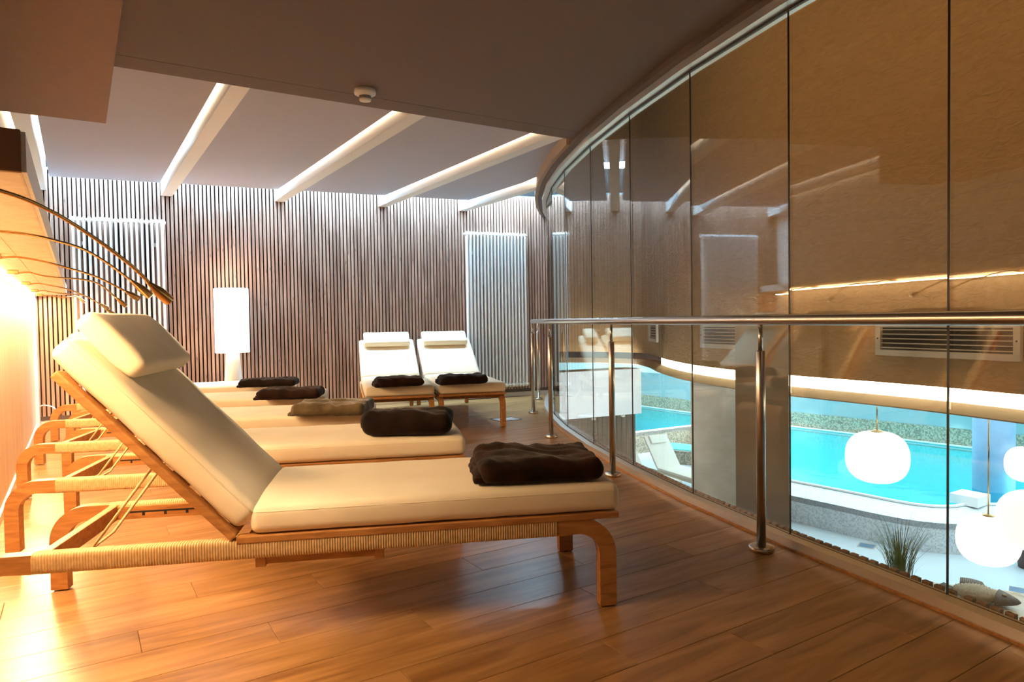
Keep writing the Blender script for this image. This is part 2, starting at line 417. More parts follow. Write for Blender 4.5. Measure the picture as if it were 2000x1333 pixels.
MB().bbox((-.38, -2.2, 2.16), (.168, 4.49, 2.439), .004).build('dropped_soffit', M['soffit_dark'], ce)
BX = [(-.335, -.23), (.808, .92), (1.965, 2.078), (3.15, 3.262), (4.19, 4.30)]
def wally(x): return P0.y+math.tan(WA)*(x-P0.x)
for i, (a, b) in enumerate(BX):
    ya = CE if i < 4 else gx(0) and 5.9
    MB().bbox((a, ya+.001, 2.44), (b, wally((a+b)/2)-.03, 2.86), .004).build('ceiling_beam', M['white'], ce)
MB().box((-.375, 4.5, 2.53), (-.36, 7.9, 2.55)).build('slot_led', M['led_slot'], ce)  # extra strip added to brighten the upper left wall
GAPS = .035
PX = [(BX[i][1]+GAPS, BX[i+1][0]-GAPS) for i in range(4)]
PZ = 2.52
def pedge(x): return wally(x)-.37
for i, (a, b) in enumerate(PX):
    n = 8; far = [(a+(b-a)*k/n, pedge(a+(b-a)*k/n)) for k in range(n+1)]
    nearc = []
    if i == 3:
        nearc = [(min(b, gx(yy)-.13), yy) for yy in (4.30, 4.7, 5.1, 5.5, 5.9, 6.3)]
        pl = [(a, 4.30)]+nearc+far[::-1]
    else: pl = [(a, 4.30), (b, 4.30)]+far[::-1]
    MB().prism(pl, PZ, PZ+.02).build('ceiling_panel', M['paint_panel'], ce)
    # LED strips lying on the panel edges
    MB().box((b-.02, 4.4 if i < 3 else 5.95, PZ+.021), (b-.004, pedge(b)-.5, PZ+.04)).build('slot_led', M['led_slot'], ce)
    MB().box((a+.004, 4.4, PZ+.021), (a+.02, pedge(a)-.5, PZ+.04)).build('slot_led', M['led_slot'], ce)
MB().prism([(-.55, 4.2)]+[(gx(v)+.02, v) for v in (4.2, 4.6, 5.0, 5.4, 5.7, 6.0, 6.4, 6.7, 7.1)]+[(-.55, 7.1)], 2.88, 3.0).build('recess_top', M['white'], ce)
MB().prism([wp(-.3, .95), wp(5.4, .95), wp(5.4, .93), wp(-.3, .93)], 2.95, 3.5).build('skylight_wall', M['white'], ce)
MB().prism([wp(-.3, 1.0), wp(5.5, 1.0), wp(5.9, -.1), wp(-.3, -.1)], 3.45, 3.5).build('skylight', M['sky'], ce)

# ---- curved fascia and moulding above the screen
gpath = []
for a, b in zip(GJ[:-1], GJ[1:]):
    for k in range(4): gpath.append(a.lerp(b, k/4))
gpath.append(GJ[-1])
# smooth the polygonal path a little for the mouldings
sp = [gpath[0]]+[(gpath[i-1]+gpath[i]*2+gpath[i+1])/4 for i in range(1, len(gpath)-1)]+[gpath[-1]]
tr2 = struct(MB().sweep([(.05, 2.405), (.10, 2.405), (.10, 2.44), (.05, 2.44)], sp).build('trim_2', M['rail_dark']))
fsp = [p for p in sp if p.y > CE-.12]
tr3 = struct(MB().sweep([(.04, 2.42), (.135, 2.42), (.135, 3.5), (.04, 3.5)], fsp).build('trim_3', M['fascia']))

# ================================================================ GLASS SCREEN
gs = tag(empty('glass_screen', (3.1, 3.4, 0)), 'tall curved frameless glass screen of flat panes between floor and ceiling tracks', 'glass wall')
def rel(o):
    o.location = (o.location.x-3.1, o.location.y-3.4, o.location.z); return o
for a, b in zip(GJ[:-1], GJ[1:]):
    d = (b-a).normalized(); n_ = Vector((-d.y, d.x)); aa, bb = a+d*.004, b-d*.004
    rel(MB().prism([aa-n_*.0, bb-n_*.0, bb-n_*.010, aa-n_*.010], .03, 2.40).build('glass_pane', M['glass'], gs))
for p in GJ[1:-1]:
    rel(MB().box((p.x-.001, p.y-.003, .045), (p.x+.0045, p.y+.003, 2.385)).build('silicone_joint', M['gasket'], gs))
rel(MB().sweep([(.006, 0), (.006, .045), (.058, .045), (.058, 0)], GJ).build('bottom_track', M['alu'], gs))
rel(MB().sweep([(.0582, .0), (.0582, .010), (.066, .010), (.066, .0)], GJ).build('track_trim', M['teak'], gs))
rel(MB().sweep([(-.034, 0), (-.034, .036), (-.012, .036), (-.012, 0)], GJ).build('outer_track', M['alu'], gs))
rel(MB().sweep([(-.012, .03), (-.012, .040), (.006, .040), (.006, .03)], GJ).build('glazing_bead', M['gasket'], gs))
rel(MB().sweep([(.004, 2.365), (.004, 2.43), (.052, 2.43), (.052, 2.365)], GJ).build('top_track', M['alu'], gs))
rel(MB().sweep([(-.014, 2.355), (-.014, 2.375), (.004, 2.375), (.004, 2.355)], GJ).build('top_gasket', M['gasket'], gs))
rel(MB().sweep([(-.06, 2.365), (-.06, 2.43), (-.012, 2.43), (-.012, 2.365)], GJ).build('outer_top_track', M['alu'], gs))
# slotted strip of brown blocks outside the glass
blk = None
for a, b in zip(GJ[3:9], GJ[4:10]):
    d = (b-a).normalized(); n_ = Vector((-d.y, d.x)); k = 0.0; Lr = (b-a).length
    while k < Lr-.03:
        c = a+d*(k+.02)-n_*.050
        ang = math.atan2(d.y, d.x)
        if blk is None:
            blk = MB().bbox((-.016, -.010, 0), (.016, .010, .044), .003).build('vent_block', M['block'], gs)
            o = blk
        else: o = inst(blk)
        o.location = (c.x-3.1, c.y-3.4, 0); o.rotation_euler = (0, 0, ang)
        k += .046
# slab nose beyond the glass
struct(MB().sweep([(-.066, -.28), (-.066, -.001), (-.0, -.001), (-.0, -.28)], GJ).build('trim_4', M['plaster_smooth']))

# ================================================================ HANDRAIL
hr = tag(empty('handrail', (2.9, 3.4, 0)), 'curved brushed steel handrail on round posts standing inside the glass screen', 'railing')
PB = [(2.02, -1.1), (2.16, .42), (2.485, 1.925), (2.904, 3.393), (3.434, 4.818), (4.172, 6.18), (4.952, 7.212)]
def crom(pts, n):
    P = [Vector(p) for p in pts]; P = [P[0]*2-P[1]]+P+[P[-1]*2-P[-2]]; out = []
    for i in range(1, len(P)-2):
        for k in range(n):
            t = k/n; a, b, c, d = P[i-1:i+3]
            out.append(.5*((2*b)+(c-a)*t+(2*a-5*b+4*c-d)*t*t+(3*b-a-3*c+d)*t**3))
    out.append(P[-2]); return out
hp = crom(PB+[(5.35, 7.66)], 8)
MB().tube([(p.x-2.9, p.y-3.4, 1.005) for p in hp], .0225, 16).build('rail', M['steel'], hr)
post = None
for p in PB:
    pr = empty('post', (p[0]-2.9, p[1]-3.4, 0)); pr.parent = hr
    if post is None:
        post = [MB().lathe([(.0195, .012), (.0195, .868), (.017, .872)], n=20).build('lower_tube', M['steel'], pr),
                MB().lathe([(.0095, .87), (.0095, .99)], n=14).build('upper_pin', M['steel'], pr),
                MB().lathe([(.052, 0), (.054, .003), (.054, .02), (.050, .023), (.02, .023)], n=28).build('flange', M['steel'], pr)]
    else:
        for q in post: c = inst(q); c.parent = pr

# ================================================================ SUN LOUNGERS
def bent(y0, y1, x0, sg, r=.135, t=.06, top=.325):
    """one bent leg: from the floor up, round the bend, to the start of the rope; sg=+1 foot end, -1 head end"""
    mb = MB(); n = 10; prof = []
    out = [(x0, 0.006)]; inn = [(x0+sg*t, .006)]
    for k in range(n+1):
        a = math.pi/2*k/n
        out.append((x0+sg*(r*(1-math.cos(a))), top-r+r*math.sin(a)))
        ri = r-t*.95
        inn.append((x0+sg*(t+ri*(1-math.cos(a))), top-r+ri*math.sin(a)))
    out.append((x0+sg*.215, top)); inn.append((x0+sg*.215, top-t))
    m_ = len(out); vs = [(x, y0, z) for x, z in out]+[(x, y0, z) for x, z in inn]+[(x, y1, z) for x, z in out]+[(x, y1, z) for x, z in inn]
    fs = []
    for i in range(m_-1):
        fs += [(i, i+1, m_+i+1, m_+i), (2*m_+i, 3*m_+i, 3*m_+i+1, 2*m_+i+1), (i, 2*m_+i, 2*m_+i+1, i+1), (m_+i, m_+i+1, 3*m_+i+1, 3*m_+i)]
    fs += [(0, m_, 3*m_, 2*m_), (m_-1, 3*m_-1, 4*m_-1, 2*m_-1)]
    mb.add(vs, fs); return mb
def rope(y0, y1, xa, xb, z0, z1):
    mb = MB(); k = int((xb-xa)/.0082); cy, cz = (y0+y1)/2, (z0+z1)/2; hy, hz = (y1-y0)/2, (z1-z0)/2
    sec = []
    for i in range(16):
        a = 2*math.pi*(i+.5)/16; ca, sa = math.cos(a), math.sin(a)
        sec.append((math.copysign(abs(ca)**.42, ca), math.copysign(abs(sa)**.42, sa)))
    vs = []; fs = []; j = 0
    for i in range(k*4+1):
        ph = (i % 4)/4; gr = 1.0-.0026*(1-abs(math.sin(math.pi*ph)))/hy
        dz = -.0 if ph else 0
        e = .0028*math.sqrt(max(0, math.sin(math.pi*ph))) if ph else 0
        for (a, b) in sec: vs.append((xa+(xb-xa)*i/(k*4), cy+a*(hy-.001+e), cz+b*(hz-.001+e)))
    for i in range(k*4):
        for q in range(16): fs.append((i*16+q, i*16+(q+1) % 16, (i+1)*16+(q+1) % 16, (i+1)*16+q))
    mb.add(vs, fs, True); return mb
HEADL = 2.08; WID = .635
def wrinkle(amp, sc, seed):
    def f(q):
        v = noise.noise(Vector((q.x*sc+seed, q.y*sc, q.z*sc*1.5)))*amp
        return q+Vector((0, v*.5, v))
    return f
def make_lounger(angle):
    root = empty('sun_lounger')
    W = WID; rw = .045
    # bent legs
    for (y0, y1) in ((-rw, 0), (-W, -W+rw)):
        for sg, x0 in ((1, 0), (-1, HEADL)):
            lg = bent(y0, y1, x0, sg).build('leg', M['teak'], root)
            MB().cyl((x0+sg*.03, (y0+y1)/2), .016, 0, .007, 14).build('foot_pad', M['gasket'], lg)
        rope(y0-.001, y1+.001, .213, HEADL-.213, .264, .327).build('rope_wrap', M['rope'], root)
    MB().bbox((1.83, -W+rw, .266), (1.86, -rw, .322), .003).build('crossbar', M['teak'], root)
    MB().bbox((.20, -W+rw, .266), (.23, -rw, .316), .003).build('crossbar', M['teak'], root)
    # notched adjusting rails inside the side rails
    for yy in (-rw-.016, -W+rw):
        nr = MB().bbox((1.30, yy, .268), (1.83, yy+.016, .318), .002).build('notched_rail', M['teak'], root)
        sd = yy-.0006 if yy > -.3 else yy+.0158
        mb = MB().box((1.36, sd, .292), (1.79, sd+.0008, .299))
        for k in range(5): mb.box((1.41+k*.08, sd, .280), (1.42+k*.08, sd+.0008, .294))
        mb.build('slot', M['black'], nr)
    # small pull-out shelf rails below the frame
    for x in (.806, 1.185): MB().bbox((x, -.30, .232), (x+.032, -.012, .264), .002).build('bracket', M['teak'], root)
    MB().bbox((.838, -.30, .240), (1.185, -.016, .262), .002).build('pull_out_tray', M['teak'], root)
    # seat frame with slats
    sf = MB(); sf.bbox((-.01, -.04, .317), (1.27, .004, .339), .003); sf.bbox((-.01, -W-.004, .317), (1.27, -W+.04, .339), .003)
    sf.bbox((-.01, -W+.04, .317), (.03, -.04, .339), .003)
    fr = sf.build('seat_frame', M['teak'], root)
    for k in range(11): MB().box((.07+k*.11, -W+.04, .322), (.14+k*.11, -.04, .335)).build('slat', M['teak'], fr)
    # back frame, pivoting
    a = R(angle); px, pz = 1.285, .328
    T = Matrix.Translation((px, 0, pz)) @ Matrix.Rotation(-a, 4, 'Y')
    BL = .745
    bf = MB(); bf.bbox((0, -.04, -.004), (BL, .002, .024), .006, T); bf.bbox((0, -W-.002, -.004), (BL, -W+.04, .024), .006, T)
    bf.bbox((BL-.05, -W+.04, -.004), (BL-.005, -.04, .024), .003, T); bf.bbox((.0, -W+.04, -.004), (.045, -.04, .024), .003, T)
    bfo = bf.build('back_frame', M['teak'], root)
    for k in range(5): MB().box((.10+k*.12, -W+.04, .0), (.17+k*.12, -.04, .014), T).build('slat', M['teak'], bfo)
    # U shaped strut
    tp = T @ Vector((.36, 0, -.012)); lo = Vector((min(1.76, px+math.sqrt(max(.0, .54**2-(tp.z-.286)**2))+.05), 0, .286))
    if angle < 35: lo.x = min(1.78, tp.x+.25)
    MB().tube([(tp.x, -.17, tp.z), (lo.x, -.17, lo.z), (lo.x+.004, -.19, lo.z-.004), (lo.x+.004, -.33, lo.z-.004), (lo.x, -.35, lo.z), (tp.x, -.35, tp.z)], .0048, 8).build('strut', M['rope'], root)
    # mattress in two pieces
    ms = cushion(1.25, W+.0, .094, .030, (22, 10, 2), lambda q: Vector((q.x, q.y+.0022*noise.noise(Vector((q.x*22, q.y*3, 1))), q.z+(.0055*(1-(2*q.y/W)**2)*(1 if q.z > 0 else 0))+.0022*noise.noise(Vector((q.x*9, q.y*5, q.z*6))))))
    mo = ms.build('seat_mattress', M['cream'], root, (.606, -W/2, .388))
    def pipe(lx, ly, z):
        pts = []
        for cx, cy, a0 in ((lx/2-.03, ly/2-.03, 0), (-lx/2+.03, ly/2-.03, 90), (-lx/2+.03, -ly/2+.03, 180), (lx/2-.03, -ly/2+.03, 270)):
            for k in range(5): aa = R(a0+k*22.5); pts.append((cx+.0265*math.cos(aa), cy+.0265*math.sin(aa), z))
        pts.append(pts[0]); return pts
    MB().tube(pipe(1.25, W, .026), .0028, 6, False).build('piping', M['cream'], mo)
    mbk = cushion(.80, W, .094, .034, (18, 10, 2), lambda q: Vector((q.x, q.y+.003*noise.noise(Vector((q.x*26, q.y*3, 5))), q.z+.0045*noise.noise(Vector((q.x*11, q.y*3, q.z*9+7))))))
    mk = mbk.build('back_mattress', M['cream'], root); mk.matrix_local = T @ Matrix.Translation((.405, -W/2, .078))
    MB().tube(pipe(.80, W, .028), .0028, 6, False).build('piping', M['cream'], mk)
    return root, T
def make_pillow():
    o = cushion(.25, .53, .082, .026, (10, 12, 3), lambda q: Vector((q.x, q.y+.004*noise.noise(q*9), q.z*(1-.30*max(0, abs(q.x)/.125-.4))+.004*noise.noise(q*7+Vector((3, 1, 2))))))
    p = o.build('pillow', M['cream'])
    pts = []
    for cx, cy, a0 in ((.095, .235, 0), (-.095, .235, 90), (-.095, -.235, 180), (.095, -.235, 270)):
        for k in range(5): aa = R(a0+k*22.5); pts.append((cx+.027*math.cos(aa), cy+.027*math.sin(aa), .012))
    pts.append(pts[0]); MB().tube(pts, .0022, 6, False).build('piping', M['cream'], p)
    return p
def make_blanket(seed, lx=.40, ly=.30, h=.105, m='velvet', rolled=False, layers=3):
    root = empty('blanket')
    def dsp(q, k=0):
        e = q.copy(); fx, fy = q.x/(lx/2), q.y/(ly/2)
        v = noise.noise(Vector((q.x*7+seed+k*3, q.y*10, k)))*.015+noise.noise(Vector((q.x*18+seed, q.y*24+q.x*14, k*2+1)))*.009
        rise = max(0, q.z)/max(.01, h/2)
        e.z += v*(rise+.15)
        e.x += .010*noise.noise(Vector((q.y*9, q.z*30, seed+k)))
        e.y += .008*noise.noise(Vector((q.x*9, q.z*34, seed+k+4)))
        # diagonal crease
        c = math.exp(-((q.x*.8+q.y*1.6-.02)*26)**2)*.006; e.z -= c*(1 if q.z > 0 else 0)
        return e
    if rolled:
        cushion(lx, ly, h, h*.44, (26, 14, 3), lambda q: dsp(q)).build('roll', M[m], root, (0, 0, h/2+.002))
        MB().tube([(-lx/2-.004, .02+.028*math.cos(t*.5), h*.45+.022*math.sin(t*.5)) for t in range(12)], .011, 8).build('fold', M[m], root)
    else:
        cushion(lx, ly, h*.94, h*.42, (30, 22, 3), lambda q: dsp(q)).build('body', M[m], root, (0, 0, h*.47+.002))
        # folded corner and the inner layers showing at the end
        cushion(.05, ly*.92, h*.46, .017, (2, 20, 2), lambda q: dsp(q, .5)).build('fold', M[m], root, (-lx/2+.012, .006, h*.26))
        cushion(.04, ly*.80, h*.30, .012, (2, 18, 2), lambda q: dsp(q, .9)).build('fold', M[m], root, (-lx/2-.002, -.02, h*.20))
    return root

LG, LT = make_lounger(47)
LF, LT2 = make_lounger(29)
pil = make_pillow()
rowspec = [  # foot corner (near side), heading angle, label
    ((1.585, 1.838), -22.2, 'wooden sun lounger nearest the camera, raised cream back and rope-wrapped rails in full view'),
    ((1.628, 3.060), -21.5, 'second sun lounger of the row, its cream seat just behind the nearest lounger'),
    ((1.600, 4.235), -21.5, 'middle sun lounger of the row of five, with the olive blanket on its foot end'),
    ((1.665, 5.500), -19.0, 'fourth sun lounger of the row, cream seat with a brown rumpled blanket'),
    ((1.765, 6.800), -16.0, 'farthest sun lounger of the row, standing nearest the lit floor lamp')]
plabel = ['cream headrest pillow on the raised back of the nearest lounger',
          'cream headrest pillow peeking out just behind the nearest pillow',
          'cream headrest pillow on the middle lounger of the row, behind the two nearer backs',
          'cream headrest pillow on the fourth lounger of the row, hidden behind nearer backs',
          'cream headrest pillow on the farthest lounger of the row, hidden behind nearer backs']
first = True
def place_pillow(root_loc, th, T, label, group):
    global first
    p = pil if first else copy_tree(pil); first = False
    p.matrix_world = Matrix.Translation((*root_loc, 0)) @ Matrix.Rotation(th, 4, 'Z') @ T @ Matrix.Translation((.708, -WID/2, .170))
    tag(p, label, 'pillow', group)
for i, (c, ang, lab) in enumerate(rowspec):
    o = LG if i == 0 else copy_tree(LG)
    th = R(180+ang); o.location = (c[0], c[1], 0); o.rotation_euler = (0, 0, th)
    tag(o, lab, 'sun lounger', 'row of sun loungers along the panelled wall')
    place_pillow(c, th, LT, plabel[i], 'headrest pillows')
# pair at the far wall
fr_ = Vector((3.43, 5.55)); phi = R(18.5); dx = Vector((math.sin(phi), math.cos(phi))); wv = Vector((-dx.y, dx.x))
for i, (k, lab, pl_) in enumerate(((.635, 'right-hand sun lounger of the pair in front of the slatted wall, beside the tall radiator', 'white pillow at the head of the right-hand lounger of the pair by the slatted wall'),
                              (1.315, 'left-hand sun lounger of the pair in front of the slatted wall', 'white pillow at the head of the left-hand lounger of the pair by the slatted wall'))):
    c = fr_+wv*k
    o = LF if i == 0 else copy_tree(LF)
    th = math.atan2(dx.y, dx.x); o.location = (c.x, c.y, 0); o.rotation_euler = (0, 0, th)
    tag(o, lab, 'sun lounger', 'pair of sun loungers at the slatted wall')
    place_pillow((c.x, c.y), th, LT2, pl_, 'headrest pillows')
# blankets : centre x, y, heading, size, material
bl = [((1.445, 2.135), -25, .445, .38, .086, 'velvet', False, 'dark brown folded blanket on the foot end of the nearest lounger', 3),
      ((1.44, 3.30), -30, .46, .26, .118, 'velvet_black', True, 'thick rolled black-brown blanket on the second lounger of the row', 3),
      ((1.38, 4.33), -33, .46, .36, .082, 'velvet_olive', False, 'olive-grey folded blanket on the middle lounger of the row', 3),
      ((1.39, 5.42), -26, .47, .30, .085, 'velvet', False, 'rumpled warm brown blanket on the fourth lounger of the row', 2),
      ((1.50, 6.62), -24, .50, .30, .075, 'velvet_black', False, 'grey-brown folded blanket on the farthest lounger of the row, right of the lamp', 2),
      ((2.44, 5.79), -14, .42, .28, .088, 'velvet', False, 'dark folded blanket on the left-hand lounger of the far pair', 2),
      ((2.99, 5.60), -14, .43, .28, .088, 'velvet_black', False, 'dark folded blanket on the right-hand lounger of the far pair', 2)]
for i, (c, a, lx, ly, h, m_, ro, lab, nl) in enumerate(bl):
    b = make_blanket(i*2.7+1, lx, ly, h, m_, ro, nl); b.location = (c[0], c[1], .4415); b.rotation_euler = (0, 0, R(a))
    tag(b, lab, 'blanket', 'blankets on the loungers')

# ================================================================ RADIATORS
def radiator(s0, s1, n, label, src=None):
    p = wp(s0, .085); root = empty('radiator', (p.x, p.y, 0), WA)
    tag(root, label, 'radiator', 'tall white tubular radiators')
    pitch = (s1-s0)/n; z0, z1 = .165, 2.14
    col = MB()
    for yy in (-.018, .018): col.tube([(0, yy, z0), (0, yy, z0+.04), (0, yy, z1-.04), (0, yy, z1)], .0125, 10)
    c0 = col.build('column', M['radiator'], root, (pitch/2, 0, 0))
    for k in range(1, n): c = inst(c0); c.location = (pitch*(k+.5), 0, 0)
    for z in (z0, z1):
        hb = MB()
        for k in range(n):
            cx = pitch*(k+.5); rr = pitch*.52
            hb.add(*sphere((cx, 0, z), (rr, .034, .034)), True)
        hb.tube([(-.012, 0, z), (s1-s0+.012, 0, z)], .016, 10)
        hb.build('header', M['radiator'], root)
    for z in (.4, 1.9):
        for x in (.1, s1-s0-.1): MB().box((x-.01, .02, z-.02), (x+.01, .062, z+.02)).build('wall_bracket', M['radiator'], root)
def sphere(c, r, nu=10, nv=6):
    vs = [(c[0], c[1], c[2]-r[2])]; fs = []
    for i in range(1, nv):
        a = math.pi*i/nv-math.pi/2
        for k in range(nu): t = 2*math.pi*k/nu; vs.append((c[0]+r[0]*math.cos(a)*math.cos(t), c[1]+r[1]*math.cos(a)*math.sin(t), c[2]+r[2]*math.sin(a)))
    vs.append((c[0], c[1], c[2]+r[2])); L_ = len(vs)-1
    for k in range(nu):
        fs.append((0, 1+(k+1) % nu, 1+k)); fs.append((L_, L_-nu+k, L_-nu+(k+1) % nu))
    for i in range(nv-2):
        for k in range(nu): a = 1+i*nu; fs.append((a+k, a+(k+1) % nu, a+nu+(k+1) % nu, a+nu+k))
    return vs, fs
radiator(.365, 1.24, 18, 'tall white tubular radiator left of the floor lamp, behind the reading lamps')
radiator(4.69, 5.55, 18, 'tall white tubular radiator beside the far end of the glass screen')

# ================================================================ FLOOR LAMP
fx, fy = 1.425, 7.975
lp = tag(empty('floor_lamp', (fx, fy, 0)), 'white floor lamp with tall lit cylindrical shade in front of the slatted wall', 'floor lamp')
sh = MB().lathe([(.175, .715), (.178, .72), (.178, 1.412), (.175, 1.416), (.172, 1.412), (.172, .72), (.175, .715)], n=40, cap=False).build('lamp_shade', M['shade'], lp)
MB().lathe([(.115, 0), (.118, .01), (.112, .05), (.098, .34), (.078, .60), (.068, .73), (.05, .76)], n=32).build('lamp_stand', M['stand'], lp)
MB().lathe([(.03, .78), (.055, .84), (.06, .9), (.04, .96), (.01, .98)], n=16).build('bulb', M['led_cove'], lp)
pl = bpy.data.lights.new('lamp_light', 'POINT'); pl.energy = 9; pl.color = (1, .66, .38); pl.shadow_soft_size = .12
po = bpy.data.objects.new('lamp_light', pl); po.location = (0, 0, 1.15); po.parent = lp; COL.objects.link(po)
pl2 = bpy.data.lights.new('lamp_spill', 'POINT'); pl2.energy = 7; pl2.color = (1, .66, .38); pl2.shadow_soft_size = .1
po2 = bpy.data.objects.new('lamp_spill', pl2); po2.location = (0, 0, 1.50); po2.parent = lp; COL.objects.link(po2)

# ================================================================ READING LAMPS
def bez(pts, n=8): return crom(pts, n)
lampdef = [  # base Y, pixel waypoints with Y, label
    (1.72, [((0, 373), 1.80), ((90, 408), 1.86), ((165, 452), 1.93), ((240, 506), 2.00), ((275, 536), 2.04), ((294, 556), 2.06)], ((331, 588), 2.09), 'nearest gooseneck reading lamp, darkest and thickest of the row on the left wall'),
    (2.76, [((0, 452), 2.80), ((60, 459), 2.82), ((115, 472), 2.86), ((165, 488), 2.90), ((215, 518), 2.94), ((258, 550), 2.98)], ((287, 573), 3.0), 'second gooseneck reading lamp from the camera on the left wall'),
    (3.84, [((30, 502), 3.84), ((80, 510), 3.86), ((130, 523), 3.88), ((180, 538), 3.92), ((220, 556), 3.95), ((246, 570), 3.97)], ((271, 584), 4.0), 'third gooseneck reading lamp from the camera on the left wall'),
    (4.90, [((54, 532), 4.90), ((85, 539), 4.92), ((120, 543), 4.95), ((160, 546), 4.98), ((195, 556), 5.0), ((228, 583), 5.03)], ((246, 598), 5.05), 'fourth gooseneck reading lamp, its neck dipping then arching'),
    (6.10, [((74, 554), 6.10), ((105, 559), 6.12), ((135, 566), 6.15), ((165, 578), 6.2), ((190, 591), 6.22), ((208, 605), 6.25)], ((229, 618), 6.28), 'fifth gooseneck reading lamp, its head pointing at the radiator'),
    (7.25, [((84, 568), 7.25), ((110, 572), 7.28), ((140, 575), 7.32), ((165, 578), 7.35), ((186, 589), 7.38), ((196, 594), 7.40)], ((209, 601), 7.42), 'sixth gooseneck reading lamp, with a white-lit tip'),
    (8.25, [((90, 578), 8.25), ((105, 579), 8.27), ((120, 581), 8.28), ((135, 580), 8.29), ((146, 579), 8.3), ((152, 580), 8.3)], ((160, 586), 8.3), 'farthest and smallest pale gooseneck reading lamp in the wall corner')]
for by, way, tip, lab in lampdef:
    base = Vector((-.30, by, 1.335)); root = tag(empty('reading_lamp', (-.30, by, 1.335)), lab, 'reading lamp', 'gooseneck reading lamps along the left wall')
    Pn = [base]+[aty(*p, Y) for p, Y in way]
    path = [p-base for p in crom(Pn, 8)]
    MB().tube(path, .0048, 8).build('gooseneck', M['brass'], root)
    t = aty(*tip[0], tip[1])-base; a = path[-1]; d = (t-a)
    Lh = d.length; dn = d.normalized()
    if Lh > .11: t = a+dn*.11
    if Lh < .07: t = a+dn*.085
    hd = MB().tube([a-dn*.012, a, a.lerp(t, .22), a.lerp(t, .45), a.lerp(t, .97), t], [.005, .0065, .0105, .0145, .0150, .0142], 16).build('lamp_head', M['brass'], root)
    rl = bpy.data.lights.new('reading_light', 'SPOT'); rl.energy = 16; rl.color = (1, .80, .52); rl.spot_size = R(75); rl.spot_blend = 1; rl.shadow_soft_size = .02
    ro = bpy.data.objects.new('reading_light', rl); COL.objects.link(ro); ro.parent = root; ro.location = t+dn*.006
    ro.rotation_euler = Vector((.62, dn.y*.5, -.78)).to_track_quat('-Z', 'Y').to_euler()
    MB().tube([t, t+dn*.0015], .0115, 14).build('lens', M['lens'], hd)
    MB().bbox((-.035, -.02, .0), (.02, .02, .021), .003).build('mounting_plate', M['brass'], root)

# ================================================================ SMALL THINGS OF THE LOUNGE
sd = tag(empty('smoke_detector', (1.52, 4.03, 2.44)), 'round white smoke detector on the brown ceiling near its edge', 'smoke detector')
MB().lathe([(.060, 0), (.064, -.006), (.066, -.020), (.064, -.030), (.05, -.038), (.036, -.040)], n=32).build('base_ring', M['white'], sd)
MB().lathe([(.036, -.038), (.036, -.062), (.034, -.070), (.02, -.073)], n=28).build('sensor_head', M['white'], sd)
for z in (-.044, -.050, -.056): MB().lathe([(.0362, z), (.0368, z-.001), (.0368, z-.0025), (.0362, z-.0035)], n=28, cap=False).build('vent_slot', M['gasket'], sd)
fs_ = tag(empty('floor_socket', (3.70, 5.99, 0), R(-3)), 'open recessed floor socket box beside the leg of the far right lounger', 'floor socket')
fb = MB(); fb.box((-.13, -.11, .0005), (.13, -.10, .004)); fb.box((-.13, .10, .0005), (.13, .11, .004)); fb.box((-.13, -.1, .0005), (-.12, .1, .004)); fb.box((.12, -.1, .0005), (.13, .1, .004))
fb.build('frame', M['rail_dark'], fs_); MB().box((-.12, -.10, .0004), (.12, .10, .0018)).build('tray', M['sock'], fs_)
for k in range(3): MB().cyl((-.07+k*.07, 0), .024, .0018, .006, 20).build('socket', M['white'], fs_)
cb = MB().tube(crom([(-.345, 8.30, .235), (-.30, 8.24, .25), (-.22, 8.18, .22), (-.19, 8.15, .13), (-.19, 8.12, .01)], 6), .006, 8).build('power_cable', M['white'])
tag(cb, 'short white power cable curving from the left wall corner to the floor', 'cable')

# ================================================================ VOID AND POOL HALL
AP = [(5.4, -6), (7.4, -1.5), (8.2, 1.0), (8.62, 3.1), (8.86, 4.2), (8.97, 5.07), (9.03, 5.94), (9.10, 6.6), (9.28, 7.6), (9.82, 9.1), (10.75, 10.75), (11.9, 12.4), (12.3, 13.6), (11.6, 15.2), (9.5, 16.6), (6, 17.2), (2, 17)]
ap = crom(AP, 5)
wr = struct(MB().sweep([(0, .12), (0, 7.0), (-.25, 7.0), (-.25, .12)], ap).build('wall_right', M['plaster']))
MB().sweep([(-.03, -.05), (-.03, .12), (-.06, .12), (-.06, -.05)], [p for p in ap if p.y < 11.6]).build('cove_led', M['led_cove'], wr)
MB().sweep([(.13, -.18), (.13, -.165), (-.03, -.05), (-.25, -.05), (-.25, -.18)], ap).build('cove_lip', M['plaster_smooth'], wr)
